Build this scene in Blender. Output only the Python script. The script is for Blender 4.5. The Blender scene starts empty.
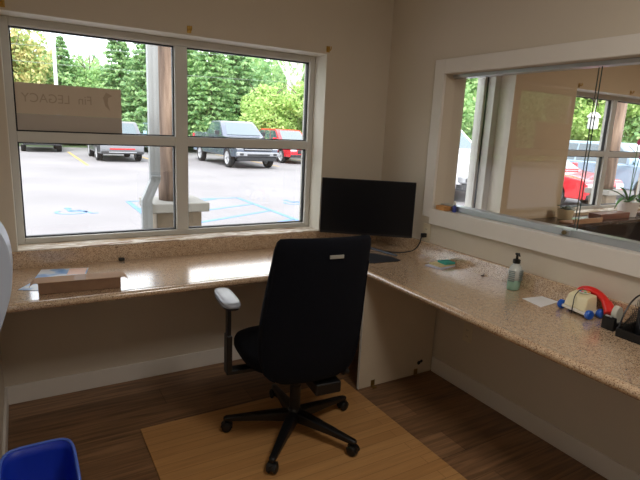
import bpy, bmesh, math, random
from mathutils import Vector, Matrix, noise
PI = math.pi
random.seed(7)
C = bpy.context.scene.collection
scene = bpy.context.scene

# ------------------------------------------------------------------ camera
f_px = 503.5
yaw, pitch, roll = math.radians(30.93), math.radians(-12.23), math.radians(2.706)
F = Vector((math.sin(yaw)*math.cos(pitch), math.cos(yaw)*math.cos(pitch), math.sin(pitch)))
R0 = F.cross(Vector((0, 0, 1))).normalized(); U0 = R0.cross(F)
Rv = R0*math.cos(roll)+U0*math.sin(roll); Uv = U0*math.cos(roll)-R0*math.sin(roll)
cam = bpy.data.cameras.new('camera'); cam_o = bpy.data.objects.new('camera', cam); C.objects.link(cam_o)
cam.sensor_width = 36; cam.lens = f_px*36/640; cam.clip_end = 300; cam.clip_start = 0.02
M = Matrix((Rv, Uv, -F)).transposed().to_4x4(); M.translation = Vector((-2.2871, -2.9784, 1.5353))
cam_o.matrix_world = M
scene.camera = cam_o

# ------------------------------------------------------------------ world, sun, exposure
scene.view_settings.view_transform = 'Standard'
scene.view_settings.look = 'None'
scene.view_settings.gamma = 1
scene.view_settings.use_curve_mapping = False
scene.view_settings.exposure = 0.64
w = bpy.data.worlds.new('sky'); scene.world = w; w.use_nodes = True
nt = w.node_tree; nt.nodes.clear()
wo = nt.nodes.new('ShaderNodeOutputWorld'); bg = nt.nodes.new('ShaderNodeBackground')
tc = nt.nodes.new('ShaderNodeTexCoord'); nz = nt.nodes.new('ShaderNodeTexNoise'); nz.inputs['Scale'].default_value = 2.2
nz.inputs['Detail'].default_value = 5
cr = nt.nodes.new('ShaderNodeValToRGB'); cr.color_ramp.elements[0].position = .35; cr.color_ramp.elements[0].color = (.80, .89, 1, 1)
cr.color_ramp.elements[1].position = .6; cr.color_ramp.elements[1].color = (1, 1, 1, 1)
nt.links.new(tc.outputs['Generated'], nz.inputs['Vector']); nt.links.new(nz.outputs['Fac'], cr.inputs['Fac'])
nt.links.new(cr.outputs['Color'], bg.inputs['Color']); bg.inputs['Strength'].default_value = 2.3
nt.links.new(bg.outputs[0], wo.inputs[0])
sun = bpy.data.lights.new('sun', 'SUN'); sun.energy = 4.0; sun.angle = math.radians(12); sun.color = (1, .97, .92)
sun_o = bpy.data.objects.new('sun', sun); C.objects.link(sun_o)
sun_o.rotation_euler = Vector((.30, .72, -.72)).to_track_quat('-Z', 'Y').to_euler()   # high, from behind the building

# ------------------------------------------------------------------ helpers
def lin(c):
    return tuple(((x/255)/12.92 if x/255 <= .04045 else ((x/255+.055)/1.055)**2.4) for x in c)
_m = {}
def mat(name, col, rough=.6, metal=0, spec=.5, var=0.06, scale=8, bump=0, coat=0, trans=0):
    if name in _m: return _m[name]
    m = bpy.data.materials.new(name); m.use_nodes = True; t = m.node_tree; b = t.nodes['Principled BSDF']
    c = lin(col)
    b.inputs['Roughness'].default_value = rough; b.inputs['Metallic'].default_value = metal
    b.inputs['Specular IOR Level'].default_value = spec; b.inputs['Coat Weight'].default_value = coat
    b.inputs['Transmission Weight'].default_value = trans
    tx = t.nodes.new('ShaderNodeTexCoord'); n = t.nodes.new('ShaderNodeTexNoise'); n.inputs['Scale'].default_value = scale
    n.inputs['Detail'].default_value = 4
    r = t.nodes.new('ShaderNodeValToRGB'); r.color_ramp.elements[0].position = .3; r.color_ramp.elements[1].position = .7
    r.color_ramp.elements[0].color = (*[x*(1-var) for x in c], 1); r.color_ramp.elements[1].color = (*[min(1, x*(1+var)) for x in c], 1)
    t.links.new(tx.outputs['Object'], n.inputs['Vector']); t.links.new(n.outputs['Fac'], r.inputs['Fac'])
    t.links.new(r.outputs['Color'], b.inputs['Base Color'])
    if bump:
        bp = t.nodes.new('ShaderNodeBump'); bp.inputs['Strength'].default_value = bump; bp.inputs['Distance'].default_value = .003
        n2 = t.nodes.new('ShaderNodeTexNoise'); n2.inputs['Scale'].default_value = scale*30
        t.links.new(tx.outputs['Object'], n2.inputs['Vector'])
        t.links.new(n2.outputs['Fac'], bp.inputs['Height']); t.links.new(bp.outputs[0], b.inputs['Normal'])
    _m[name] = m
    return m

def ramp_nodes(t, src, stops):
    r = t.nodes.new('ShaderNodeValToRGB'); e = r.color_ramp.elements
    while len(e) < len(stops): e.new(.5)
    for k, (p, c) in enumerate(stops): e[k].position = p; e[k].color = (*lin(c), 1)
    t.links.new(src, r.inputs['Fac']); return r

def speckle(name, rough=.2):
    m = bpy.data.materials.new(name); m.use_nodes = True; t = m.node_tree; b = t.nodes['Principled BSDF']
    tx = t.nodes.new('ShaderNodeTexCoord')
    v = t.nodes.new('ShaderNodeTexVoronoi'); v.inputs['Scale'].default_value = 300
    t.links.new(tx.outputs['Object'], v.inputs['Vector'])
    sp = t.nodes.new('ShaderNodeSeparateColor'); t.links.new(v.outputs['Color'], sp.inputs[0])
    r = ramp_nodes(t, sp.outputs[0], [(0, (140, 108, 82)), (.10, (162, 130, 102)), (.2, (202, 172, 140)), (.6, (213, 185, 153)), (.82, (220, 196, 166)), (1, (226, 208, 182))])
    r.color_ramp.interpolation = 'CONSTANT'
    n = t.nodes.new('ShaderNodeTexNoise'); n.inputs['Scale'].default_value = 45; n.inputs['Detail'].default_value = 3
    t.links.new(tx.outputs['Object'], n.inputs['Vector'])
    r2 = ramp_nodes(t, n.outputs['Fac'], [(.35, (205, 190, 176)), (.6, (255, 255, 255))])
    mx = t.nodes.new('ShaderNodeMix'); mx.data_type = 'RGBA'; mx.blend_type = 'MULTIPLY'; mx.inputs[0].default_value = .3
    t.links.new(r.outputs[0], mx.inputs[6]); t.links.new(r2.outputs[0], mx.inputs[7])
    t.links.new(mx.outputs[2], b.inputs['Base Color']); b.inputs['Roughness'].default_value = rough
    b.inputs['Specular IOR Level'].default_value = .9; b.inputs['Coat Weight'].default_value = 1; b.inputs['Coat Roughness'].default_value = .16; b.inputs['Coat IOR'].default_value = 1.75
    return m

def planks(name, cols, wid, length, rough, ang=0, grain=1.0):
    m = bpy.data.materials.new(name); m.use_nodes = True; t = m.node_tree; b = t.nodes['Principled BSDF']
    tx = t.nodes.new('ShaderNodeTexCoord'); mp = t.nodes.new('ShaderNodeMapping'); mp.inputs['Rotation'].default_value = (0, 0, ang)
    t.links.new(tx.outputs['Object'], mp.inputs['Vector'])
    br = t.nodes.new('ShaderNodeTexBrick'); br.offset = .37; br.inputs['Scale'].default_value = 1
    br.inputs['Brick Width'].default_value = length; br.inputs['Row Height'].default_value = wid
    br.inputs['Mortar Size'].default_value = .0012; br.inputs['Bias'].default_value = 0
    br.inputs['Color1'].default_value = (*lin(cols[0]), 1); br.inputs['Color2'].default_value = (*lin(cols[1]), 1)
    br.inputs['Mortar'].default_value = (*lin(cols[2]), 1)
    t.links.new(mp.outputs[0], br.inputs['Vector'])
    m2 = t.nodes.new('ShaderNodeMapping'); m2.inputs['Scale'].default_value = (1.2, 22, 1)
    t.links.new(mp.outputs[0], m2.inputs['Vector'])
    n = t.nodes.new('ShaderNodeTexNoise'); n.inputs['Scale'].default_value = 2.2; n.inputs['Detail'].default_value = 8; n.inputs['Distortion'].default_value = .6
    t.links.new(m2.outputs[0], n.inputs['Vector'])
    g = int(255-70*grain)
    r = ramp_nodes(t, n.outputs['Fac'], [(.3, (g, g, g)), (.7, (255, 255, 255))])
    mx = t.nodes.new('ShaderNodeMix'); mx.data_type = 'RGBA'; mx.blend_type = 'MULTIPLY'; mx.inputs[0].default_value = 1
    t.links.new(br.outputs['Color'], mx.inputs[6]); t.links.new(r.outputs[0], mx.inputs[7])
    t.links.new(mx.outputs[2], b.inputs['Base Color']); b.inputs['Roughness'].default_value = rough
    return m

def glass(name, tint=(1, 1, 1), f0=.04):
    m = bpy.data.materials.new(name); m.use_nodes = True; t = m.node_tree; t.nodes.clear()
    o = t.nodes.new('ShaderNodeOutputMaterial'); tr = t.nodes.new('ShaderNodeBsdfTransparent'); tr.inputs[0].default_value = (*tint, 1)
    gl = t.nodes.new('ShaderNodeBsdfGlossy'); gl.inputs['Roughness'].default_value = 0; mx = t.nodes.new('ShaderNodeMixShader')
    ge = t.nodes.new('ShaderNodeNewGeometry'); dt = t.nodes.new('ShaderNodeVectorMath'); dt.operation = 'DOT_PRODUCT'
    t.links.new(ge.outputs['Incoming'], dt.inputs[0]); t.links.new(ge.outputs['Normal'], dt.inputs[1])
    def mth(op, a, bb=None):
        n = t.nodes.new('ShaderNodeMath'); n.operation = op
        for k, x in enumerate((a, bb)):
            if x is None: continue
            if isinstance(x, (int, float)): n.inputs[k].default_value = x
            else: t.links.new(x, n.inputs[k])
        return n.outputs[0]
    c = mth('ABSOLUTE', dt.outputs['Value']); k = mth('SUBTRACT', 1, c); p = mth('POWER', k, 5)
    s = mth('MULTIPLY', p, 1-f0); fr = mth('ADD', s, f0)
    t.links.new(fr, mx.inputs[0]); t.links.new(tr.outputs[0], mx.inputs[1]); t.links.new(gl.outputs[0], mx.inputs[2])
    t.links.new(mx.outputs[0], o.inputs[0])
    return m

def obj(name, bm, m, parent=None, smooth=False, bevel=0, seg=2):
    me = bpy.data.meshes.new(name)
    bmesh.ops.recalc_face_normals(bm, faces=bm.faces[:])
    bm.to_mesh(me); bm.free()
    me.materials.append(m)
    o = bpy.data.objects.new(name, me); C.objects.link(o)
    if parent is not None: o.parent = parent
    if smooth:
        for p in me.polygons: p.use_smooth = True
    if bevel:
        b = o.modifiers.new('bevel', 'BEVEL'); b.width = bevel; b.segments = seg; b.limit_method = 'ANGLE'; b.angle_limit = .6
        for p in me.polygons: p.use_smooth = True
        b.harden_normals = True
    return o
def tag(o, label, cat, group=None):
    o['label'] = label; o['category'] = cat
    if group: o['group'] = group
    return o
def thing(name, label, cat, loc=(0, 0, 0), rz=0, group=None):
    o = bpy.data.objects.new(name, None); C.objects.link(o); o.location = loc; o.rotation_euler = (0, 0, rz)
    o.empty_display_size = .1
    return tag(o, label, cat, group)
def struct(o): o['kind'] = 'structure'; return o
def NB(): return bmesh.new()
def box(bm, x0, x1, y0, y1, z0, z1, M=None):
    vs = [bm.verts.new(p) for p in ((x0, y0, z0), (x1, y0, z0), (x1, y1, z0), (x0, y1, z0), (x0, y0, z1), (x1, y0, z1), (x1, y1, z1), (x0, y1, z1))]
    for f in ((0, 3, 2, 1), (4, 5, 6, 7), (0, 1, 5, 4), (1, 2, 6, 5), (2, 3, 7, 6), (3, 0, 4, 7)): bm.faces.new([vs[i] for i in f])
    if M is not None: bmesh.ops.transform(bm, matrix=M, verts=vs)
    return bm
def B(x0, x1, y0, y1, z0, z1): return box(NB(), x0, x1, y0, y1, z0, z1)
def loft(bm, secs, cap=True, closed=True):
    rows = [[bm.verts.new(p) for p in s] for s in secs]; n = len(rows[0])
    for a, b in zip(rows, rows[1:]):
        for i in range(n if closed else n-1):
            j = (i+1) % n; bm.faces.new((a[i], a[j], b[j], b[i]))
    if cap and closed: bm.faces.new(rows[0][::-1]); bm.faces.new(rows[-1])
    return bm
def lathe(bm, prof, n=20, M=None, cap=True):
    secs = [[(r*math.cos(2*PI*k/n), r*math.sin(2*PI*k/n), z) for k in range(n)] for r, z in prof]
    v0 = len(bm.verts); loft(bm, secs, cap=cap); bm.verts.ensure_lookup_table()
    if M is not None: bmesh.ops.transform(bm, matrix=M, verts=bm.verts[v0:])
    return bm
def tube(bm, pts, r, n=8):
    pts = [Vector(p) for p in pts]; rs = r if isinstance(r, (list, tuple)) else [r]*len(pts)
    secs = []; up = None
    for i, p in enumerate(pts):
        d = (pts[min(i+1, len(pts)-1)]-pts[max(i-1, 0)]).normalized()
        if up is None: up = Vector((0, 0, 1)) if abs(d.z) < .9 else Vector((1, 0, 0))
        s = d.cross(up).normalized(); up = s.cross(d).normalized()
        secs.append([p+(s*math.cos(2*PI*k/n)+up*math.sin(2*PI*k/n))*rs[i] for k in range(n)])
    return loft(bm, secs)
def spline(pts, k=6):
    pts = [Vector(p) for p in pts]; out = []
    P = [pts[0]]+pts+[pts[-1]]
    for i in range(1, len(P)-2):
        a, b, c, d = P[i-1:i+3]
        for s in range(k):
            t = s/k
            out.append(.5*((2*b)+(c-a)*t+(2*a-5*b+4*c-d)*t*t+(3*b-a-3*c+d)*t**3))
    return out+[pts[-1]]
def prism(bm, poly, axis, a, b):
    """extrude a 2-D polygon along an axis ('x': poly=(y,z), 'y': poly=(x,z), 'z': poly=(x,y))"""
    f = {'x': lambda p, t: (t, p[0], p[1]), 'y': lambda p, t: (p[0], t, p[1]), 'z': lambda p, t: (p[0], p[1], t)}[axis]
    return loft(bm, [[f(p, a) for p in poly], [f(p, b) for p in poly]])
def se(cx, cy, hx, hy, n=16, e=3.0):
    out = []
    for k in range(n):
        a = 2*PI*(k+.5)/n; c, s = math.cos(a), math.sin(a)
        out.append((cx+hx*math.copysign(abs(c)**(2/e), c), cy+hy*math.copysign(abs(s)**(2/e), s)))
    return out

# ------------------------------------------------------------------ materials
WALL = mat('wall_paint', (209, 198, 181), .75, var=.015, scale=3, bump=.08)
WALLN = mat('next_room_paint', (206, 184, 152), .75, var=.015, scale=3, bump=.08)
CEIL = mat('ceiling_paint', (225, 218, 206), .8, var=.01)
TRIM = mat('white_trim_paint', (226, 220, 212), .4, var=.015)
REVEAL = mat('white_reveal_paint', (226, 221, 208), .55, var=.02)
VINYL = mat('white_window_vinyl', (208, 206, 200), .35, var=.01)
ALU = mat('brushed_aluminium', (190, 196, 202), .35, metal=.7, var=.03)
GASK = mat('black_gasket', (16, 20, 26), .5)
GLASS = glass('clear_window_glass')
BLACKP = mat('black_plastic', (14, 14, 17), .4, var=.1)
FABRIC = mat('black_chair_fabric', (9, 12, 22), .9, spec=.2, var=.15, scale=60, bump=.4)
WHITE = mat('white_plastic', (232, 232, 228), .4, var=.01)
PAPER = mat('white_paper', (238, 238, 240), .7, var=.01)
LAM = speckle('speckled_laminate')
FLOOR = planks('brown_plank_floor', [(168, 128, 92), (136, 100, 70), (82, 60, 42)], .18, 1.22, .38, 0, 1.2)
BAMBOO = planks('honey_wood_mat', [(204, 154, 98), (192, 142, 88), (156, 110, 66)], .06, 1.9, .42, 0, .35)

# ------------------------------------------------------------------ room shell
T = .17; YB = .26; CZ = 2.62; YF = -3.9
XL, XR, ZB, ZT = -2.3328, -.5133, .851, 2.027
def wall_holes(name, x0, x1, z0, z1, y0, y1, holes, m, axis='y'):
    bm = NB()
    xs = sorted({x0, x1, *[h[0] for h in holes], *[h[1] for h in holes]}); zs = sorted({z0, z1, *[h[2] for h in holes], *[h[3] for h in holes]})
    def solid(i, j):
        if i < 0 or j < 0 or i >= len(xs)-1 or j >= len(zs)-1: return False
        cx, cz = (xs[i]+xs[i+1])/2, (zs[j]+zs[j+1])/2
        return not any(h[0] < cx < h[1] and h[2] < cz < h[3] for h in holes)
    P = (lambda a, d, z: (a, d, z)) if axis == 'y' else (lambda a, d, z: (d, a, z))
    def q(*p): bm.faces.new([bm.verts.new(P(*v)) for v in p])
    for i in range(len(xs)-1):
        for j in range(len(zs)-1):
            if not solid(i, j): continue
            a, b, c, d = xs[i], xs[i+1], zs[j], zs[j+1]
            q((a, y0, c), (b, y0, c), (b, y0, d), (a, y0, d)); q((a, y1, c), (a, y1, d), (b, y1, d), (b, y1, c))
            if not solid(i-1, j): q((a, y0, c), (a, y0, d), (a, y1, d), (a, y1, c))
            if not solid(i+1, j): q((b, y0, c), (b, y1, c), (b, y1, d), (b, y0, d))
            if not solid(i, j-1): q((a, y0, c), (a, y1, c), (b, y1, c), (b, y0, c))
            if not solid(i, j+1): q((a, y0, d), (b, y0, d), (b, y1, d), (a, y1, d))
    bmesh.ops.remove_doubles(bm, verts=bm.verts[:], dist=1e-5)
    return struct(obj(name, bm, m))
ZTA = 2.17; WA = (.35, 1.334); WB = (2.18, 2.18+1.8195)
wall_holes('wall_back', -2.4445-.15, T/2, -.15, CZ, 0, YB, [(XL, XR, ZB, ZT)], WALL)
wall_holes('wall_next_back', T/2, 5.4, -.15, CZ, 0, YB, [(WA[0], WA[1], ZB, ZTA), (WB[0], WB[1], ZB, ZT)], WALLN)
OY0, OY1, OZ0, OZ1 = -3.3, -.577, 1.055, 1.911
wr = wall_holes('wall_right', YF, 0, 0, CZ, 0, T, [(OY0, OY1, OZ0, OZ1)], WALL, axis='x')
struct(obj('wall_left', B(-2.4445-.15, -2.4445, YF, 0, 0, CZ), WALL))
struct(obj('wall_front', B(-2.4445, 0, YF-.15, YF, 0, CZ), WALL))
struct(obj('floor', B(-2.4445, 0, YF, 0, -.1, 0), FLOOR))
struct(obj('ceiling', B(-2.4445, T/2, YF, 0, CZ, CZ+.1), CEIL))
struct(obj('floor_next', B(T, 5.25, YF, 0, -.1, 0), FLOOR))
struct(obj('ceiling_next', B(T/2, 5.25, YF, 0, CZ, CZ+.1), CEIL))
struct(obj('wall_next_right', B(5.25, 5.4, YF, 0, 0, CZ), WALLN))
struct(obj('wall_next_front', B(T, 5.25, YF-.15, YF, 0, CZ), WALLN))
# baseboards
BBH = .106
def bb(name, o): return struct(o)
struct(obj('baseboard_back', B(-2.4445, -.001, -.015, 0, 0, BBH), TRIM, bevel=.004))
struct(obj('baseboard_right', B(-.015, 0, YF, -.706, 0, BBH), TRIM, bevel=.004))
struct(obj('baseboard_left', B(-2.4445, -2.4305, YF, -.016, 0, BBH), TRIM, bevel=.004))

# windows in the outer wall: white vinyl frame, panes, gaskets, lined reveal
def sill_mat():
    m = bpy.data.materials.new('worn_sill'); m.use_nodes = True; t = m.node_tree; b = t.nodes['Principled BSDF']
    tx = t.nodes.new('ShaderNodeTexCoord'); mp = t.nodes.new('ShaderNodeMapping'); mp.inputs['Scale'].default_value = (2.4, 16, 8)
    n = t.nodes.new('ShaderNodeTexNoise'); n.inputs['Scale'].default_value = 2; n.inputs['Detail'].default_value = 5; n.inputs['Distortion'].default_value = .5
    t.links.new(tx.outputs['Object'], mp.inputs[0]); t.links.new(mp.outputs[0], n.inputs['Vector'])
    r = ramp_nodes(t, n.outputs['Fac'], [(.40, (140, 104, 68)), (.46, (214, 202, 180)), (.53, (234, 228, 216)), (.60, (168, 138, 100))])
    t.links.new(r.outputs[0], b.inputs['Base Color']); b.inputs['Roughness'].default_value = .6
    return m
SILL = sill_mat()
nwin = [0]
def window(x0, x1, mull=True, transom=True):
    nwin[0] += 1
    root = bpy.data.objects.new('window_%d' % nwin[0], None); C.objects.link(root); struct(root)
    y0, y1 = .15, .235; gy = .19
    z0, z1 = ZB+.001, ZT-.001; X0, X1 = x0+.001, x1-.001
    fw = .038; gz0, gz1 = .884, 1.983
    bars = []
    bm = NB()
    box(bm, X0, X0+fw, y0, y1, z0, z1); box(bm, X1-fw, X1, y0, y1, z0, z1)
    box(bm, X0+fw, X1-fw, y0, y1, z0, gz0); box(bm, X0+fw, X1-fw, y0, y1, gz1, z1)
    xm0, xm1 = (-1.4655-XL+x0, -1.3905-XL+x0) if mull else (X1-fw, X1-fw)
    xp = [(X0+fw, xm0), (xm1, X1-fw)] if mull else [(X0+fw, X1-fw)]
    if mull: box(bm, xm0, xm1, y0, y1, gz0, gz1)
    tz0, tz1 = 1.404, 1.460
    if transom:
        for a, b in xp: box(bm, a, b, y0, y1, tz0, tz1)
    obj('window_frame', bm, VINYL, root, bevel=.004)
    zr = [(gz0, tz0), (tz1, gz1)] if transom else [(gz0, gz1)]
    for a, b in xp:
        for c, d in zr:
            g = NB(); k = .007
            box(g, a, a+k, gy-.016, gy+.012, c, d); box(g, b-k, b, gy-.016, gy+.012, c, d)
            box(g, a+k, b-k, gy-.016, gy+.012, c, c+k); box(g, a+k, b-k, gy-.016, gy+.012, d-k, d)
            obj('gasket', g, GASK, root)
            obj('window_pane', B(a+k, b-k, gy-.003, gy+.003, c+k, d-k), GLASS, root)
    # lined reveals
    t = .003
    rv = NB()
    box(rv, x1-t, x1, 0, y0, ZB+t, ZT-t); box(rv, x0, x0+t, 0, y0, ZB+t, ZT-t); box(rv, x0, x1, 0, y0, ZT-t, ZT)
    obj('reveal_lining', rv, REVEAL, root)
    obj('window_sill', B(x0, x1, -.004, y0, ZB, ZB+t), SILL, root)
    return root
window(XL, XR); window(WB[0], WB[1])
def tall_window(x0, x1, zb, zt):
    root = bpy.data.objects.new('window_3', None); C.objects.link(root); struct(root)
    bm = NB(); e = .001
    for a, b, y0, y1 in ((x0+e, x0+.07, .15, .32), (x1-.07, x1-e, .15, .32), (x0+.07, x0+.106, .235, .32), (x1-.106, x1-.07, .235, .32)): box(bm, a, b, y0, y1, zb+e, zt-e)
    box(bm, x0+.07, x1-.07, .15, .32, zb+e, zb+.06); box(bm, x0+.07, x1-.07, .15, .32, zt-.06, zt-e)
    obj('window_frame', bm, VINYL, root, bevel=.004)
    g = NB()
    box(g, x1-.078, x1-.0705, .224, .2345, zb+.061, zt-.061); box(g, x0+.0705, x0+.078, .224, .2345, zb+.061, zt-.061); obj('gasket', g, GASK, root)
    obj('window_pane', B(x0+.107, x1-.107, .275, .281, zb+.061, zt-.061), GLASS, root)
    rv = NB(); t = .003
    box(rv, x1-t, x1, 0, .15, zb+t, zt-t); box(rv, x0, x0+t, 0, .15, zb+t, zt-t); box(rv, x0, x1, 0, .15, zt-t, zt); obj('reveal_lining', rv, REVEAL, root)
    obj('window_sill', B(x0, x1, -.004, .15, zb, zb+t), SILL, root)
tall_window(WA[0], WA[1], ZB, ZTA)

# pass-through opening in the right wall
cs = NB()
box(cs, -.02, 0, OY1, -.491, 1.02, 1.996)
obj_c = struct(obj('trim_1', cs, TRIM, bevel=.003))
struct(obj('trim_2', B(-.02, 0, OY0-.086, OY1, OZ1, 1.996), TRIM, bevel=.003))
struct(obj('trim_3', B(-.024, 0, OY0, OY1+.012, .979, 1.078), TRIM, bevel=.003))
struct(obj('trim_4', B(-.02, 0, OY0-.086, OY0, .979, OZ1), TRIM, bevel=.003))
struct(obj('trim_5', B(0, T, OY0, OY1, OZ0, OZ0+.02), TRIM, bevel=.002))
st = thing('sliding_glass_window', 'frameless sliding glass panes in aluminium tracks above the right worktop', 'sliding window', (0, 0, 0))
zt = OZ0+.0205
obj('track', B(.052, .118, OY0+.002, OY1-.002, zt, zt+.036), ALU, st, bevel=.003)
obj('track', B(.052, .118, OY0+.002, OY1-.002, OZ1-.022, OZ1-.001), ALU, st, bevel=.003)
def pane(x, y0, y1, ang):
    bm = B(-.003, .003, y0-y1, 0, zt+.037, OZ1-.023)
    o = obj('glass_pane', bm, GLASS, st); o.location = (x, y1, 0); o.rotation_euler = (0, 0, math.radians(ang)); return o
Y1, Y2 = -1.515, -1.485
pane(.070, Y1, OY1-.012, 0); pane(.1, OY0+.01, Y2, 0)
e = NB(); box(e, .0675, .0725, Y1-.0035, Y1-.0005, zt+.037, OZ1-.023); obj('pane_edge', e, mat('dark_glass_edge', (60, 78, 74), .2), st)
e = NB(); box(e, .0975, .1025, Y2+.0005, Y2+.0035, zt+.037, OZ1-.023); obj('pane_edge', e, _m['dark_glass_edge'], st)
lk = obj('lock', B(.036, .052, -1.50, -1.455, zt+.006, zt+.034), ALU, st, bevel=.003)
lb = NB(); lathe(lb, [(.009, 0), (.011, .003), (.011, .014), (.008, .018)], 14, Matrix.Translation((.037, -1.478, zt+.02)) @ Matrix.Rotation(-PI/2, 4, 'Y'))
obj('lock_cylinder', lb, mat('dark_brass', (120, 108, 80), .35, metal=.8), lk, smooth=True)
tag(obj('wood_block', B(-.008, .048, -.68, -.60, OZ0+.021, OZ0+.05), mat('bare_wood', (196, 140, 78), .6, var=.2, scale=20), bevel=.004), 'small bare wood block at the left end of the pass-through sill', 'wood block')
gb = thing('glue_bottle', 'tiny white bottle with blue label standing on the pass-through sill corner', 'bottle', (.035, -.72, OZ0+.0205))
bmx = NB(); lathe(bmx, [(.011, 0), (.012, .004), (.012, .035), (.006, .045)], 16); obj('bottle_body', bmx, mat('blue_label', (58, 72, 150), .4), gb, smooth=True)
bmx = NB(); lathe(bmx, [(.008, .0455), (.008, .06), (.003, .072)], 12); obj('cap', bmx, WHITE, gb, smooth=True)

# ------------------------------------------------------------------ worktop
D, TH, ZC = .620, .034, .76
def wt_profile():
    r = []
    r += [(.0, ZC-TH), (.0, ZC)]
    r += [(.18, ZC), (D-.052, ZC), (D-.040, ZC+.0012), (D-.030, ZC+.003), (D-.020, ZC+.0035), (D-.010, ZC+.0015), (D-.003, ZC-.005), (D, ZC-.013), (D-.001, ZC-.022), (D-.006, ZC-.030), (D-.014, ZC-TH)]
    return r
def Lsweep(bm, prof, xe, ye):
    return loft(bm, [[(xe, -d, z) for d, z in prof], [(-d, -d, z) for d, z in prof], [(-d, ye, z) for d, z in prof]])
wt = obj('worktop', Lsweep(NB(), wt_profile(), -2.4425, -3.6), LAM); tag(wt, 'long L-shaped beige speckled laminate worktop running along window and right wall', 'worktop')
for p in wt.data.polygons: p.use_smooth = abs(p.normal.z) < .999 or True
wt.modifiers.new('es', 'EDGE_SPLIT').split_angle = math.radians(40)
obj('backsplash', Lsweep(NB(), [(.0005, ZC), (.0005, ZC+.089), (.003, ZC+.0905), (.016, ZC+.0905), (.02, ZC+.086), (.02, ZC)], -2.4425, -3.6), LAM, wt)
ep = thing('end_panel', 'pale tan support panel standing under the inside corner of the worktop', 'panel', (0, 0, 0))
PANEL = mat('pale_melamine', (206, 192, 170), .5, var=.02)
obj('panel_board', B(-.600, -.0155, -.704, -.685, .002, ZC-TH-.001), PANEL, ep, bevel=.001)
obj('edge_strip', B(-.6015, -.600, -.704, -.685, .002, ZC-TH-.001), WHITE, ep)
for xx in (-.496, -.149):
    b = NB(); box(b, xx-.014, xx+.014, -.7075, -.7045, .006, .042); box(b, xx-.014, xx+.014, -.734, -.7075, .0015, .0045); box(b, xx-.004, xx+.004, -.7095, -.7075, .024, .032)
    obj('corner_bracket', b, mat('brass_bracket', (140, 112, 60), .4, metal=.7), ep)
hb = NB(); lathe(hb, [(.013, 0), (.013, .004)], 16, Matrix.Translation((-.128, -.7045, .082)) @ Matrix.Rotation(PI/2, 4, 'X'))
lathe(hb, [(.010, 0), (.010, .004)], 16, Matrix.Translation((-.107, -.7045, .090)) @ Matrix.Rotation(PI/2, 4, 'X'))
obj('cable_hole', hb, GASK, ep)

# small wall fittings
def outlet(y, z, label, h=.114):
    t = thing('power_outlet', label, 'outlet', (0, y, z))
    o = obj('cover_plate', B(-.006, -.0003, -.035, .035, -h/2, h/2), mat('ivory_plate', (214, 202, 176), .4), t, bevel=.002)
    for dz in (-.02, .02):
        b = NB(); lathe(b, [(.014, 0), (.014, .002)], 16, Matrix.Translation((-.006, 0, dz)) @ Matrix.Rotation(-PI/2, 4, 'Y')); s = obj('socket', b, _m['ivory_plate'], t)
        b = NB(); box(b, -.0086, -.008, -.006, -.004, dz-.004, dz+.004); box(b, -.0086, -.008, .004, .006, dz-.004, dz+.004); obj('slot', b, GASK, s)
    return t
outlet(-.533, .914, 'ivory power outlet below the pass-through casing with a black plug in it')
outlet(-.972, .37, 'ivory power outlet low on the right wall under the worktop')
HK = mat('brass_hook_metal', (186, 148, 70), .35, metal=.6)
def hook(x, label, nx=False):
    h = thing('curtain_hook', label, 'hook', (x, 0, 2.056))
    obj('hook_plate', B(-.012, .012, -.004, -.0003, -.02, .018), HK, h, bevel=.001)
    b = NB(); tube(b, spline([(-.006, -.004, 0), (-.006, -.02, -.008), (-.006, -.03, 0), (-.006, -.03, .014)]), .003)
    obj('hook_arm', b, HK, h)
    b = NB(); tube(b, spline([(.006, -.004, 0), (.006, -.02, -.008), (.006, -.03, 0), (.006, -.03, .014)]), .003)
    obj('hook_arm', b, HK, h)
hook(-1.422, 'brass curtain hook above the middle of the main window')
hook(-.51, 'brass curtain hook at the upper right corner of the main window')
hook(-2.312, 'brass curtain hook at the upper left corner of the main window')
hook(2.20, 'brass curtain hook seen through the pass-through at window left corner')
hook(3.06, 'brass curtain hook seen through the pass-through above window middle')
g = tag(obj('cable_clip', B(-1.845, -1.812, -.036, -.0205, ZC+.001, ZC+.018), BLACKP, bevel=.005), 'small black clip against the backsplash under the main window', 'clip')

# paper sign stuck inside the upper left pane, lettering seen mirrored from behind
SG = mat('sign_sheet', (214, 198, 178), .7, var=.01)
sg = thing('window_sign', 'paper sign stuck to the upper left window pane with mirrored lettering', 'sign', (0, 0, 0))
sy = .1785
obj('sign_sheet', B(-2.288, -1.766, sy, sy+.002, 1.5525, 1.711), SG, sg)
obj('lower_strip', B(-2.288, -1.766, sy-.0005, sy+.002, 1.461, 1.552), mat('sign_lower_strip', (190, 180, 170), .7, var=.01), sg)
LET = mat('faint_lettering', (188, 168, 146), .7)
def text_mesh(s, size, m, parent, name, loc, rot, scale=(1, 1, 1), ext=.0004):
    cu = bpy.data.curves.new(name, 'FONT'); cu.body = s; cu.size = size; cu.align_x = 'CENTER'; cu.align_y = 'CENTER'; cu.extrude = ext
    to = bpy.data.objects.new(name, cu); C.objects.link(to)
    dg = bpy.context.evaluated_depsgraph_get(); me = bpy.data.meshes.new_from_object(to.evaluated_get(dg))
    bpy.data.objects.remove(to); me.materials.clear(); me.materials.append(m)
    o = bpy.data.objects.new(name, me); C.objects.link(o); o.parent = parent; o.location = loc; o.rotation_euler = rot; o.scale = scale
    return o
text_mesh('LEGACY', .066, LET, sg, 'lettering', (-2.145, sy-.0012, 1.634), (PI/2, 0, 0), (-.95, 1, 1))
text_mesh('Fin', .066, LET, sg, 'lettering', (-1.955, sy-.0012, 1.636), (PI/2, 0, 0), (-.95, 1, 1))
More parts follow.
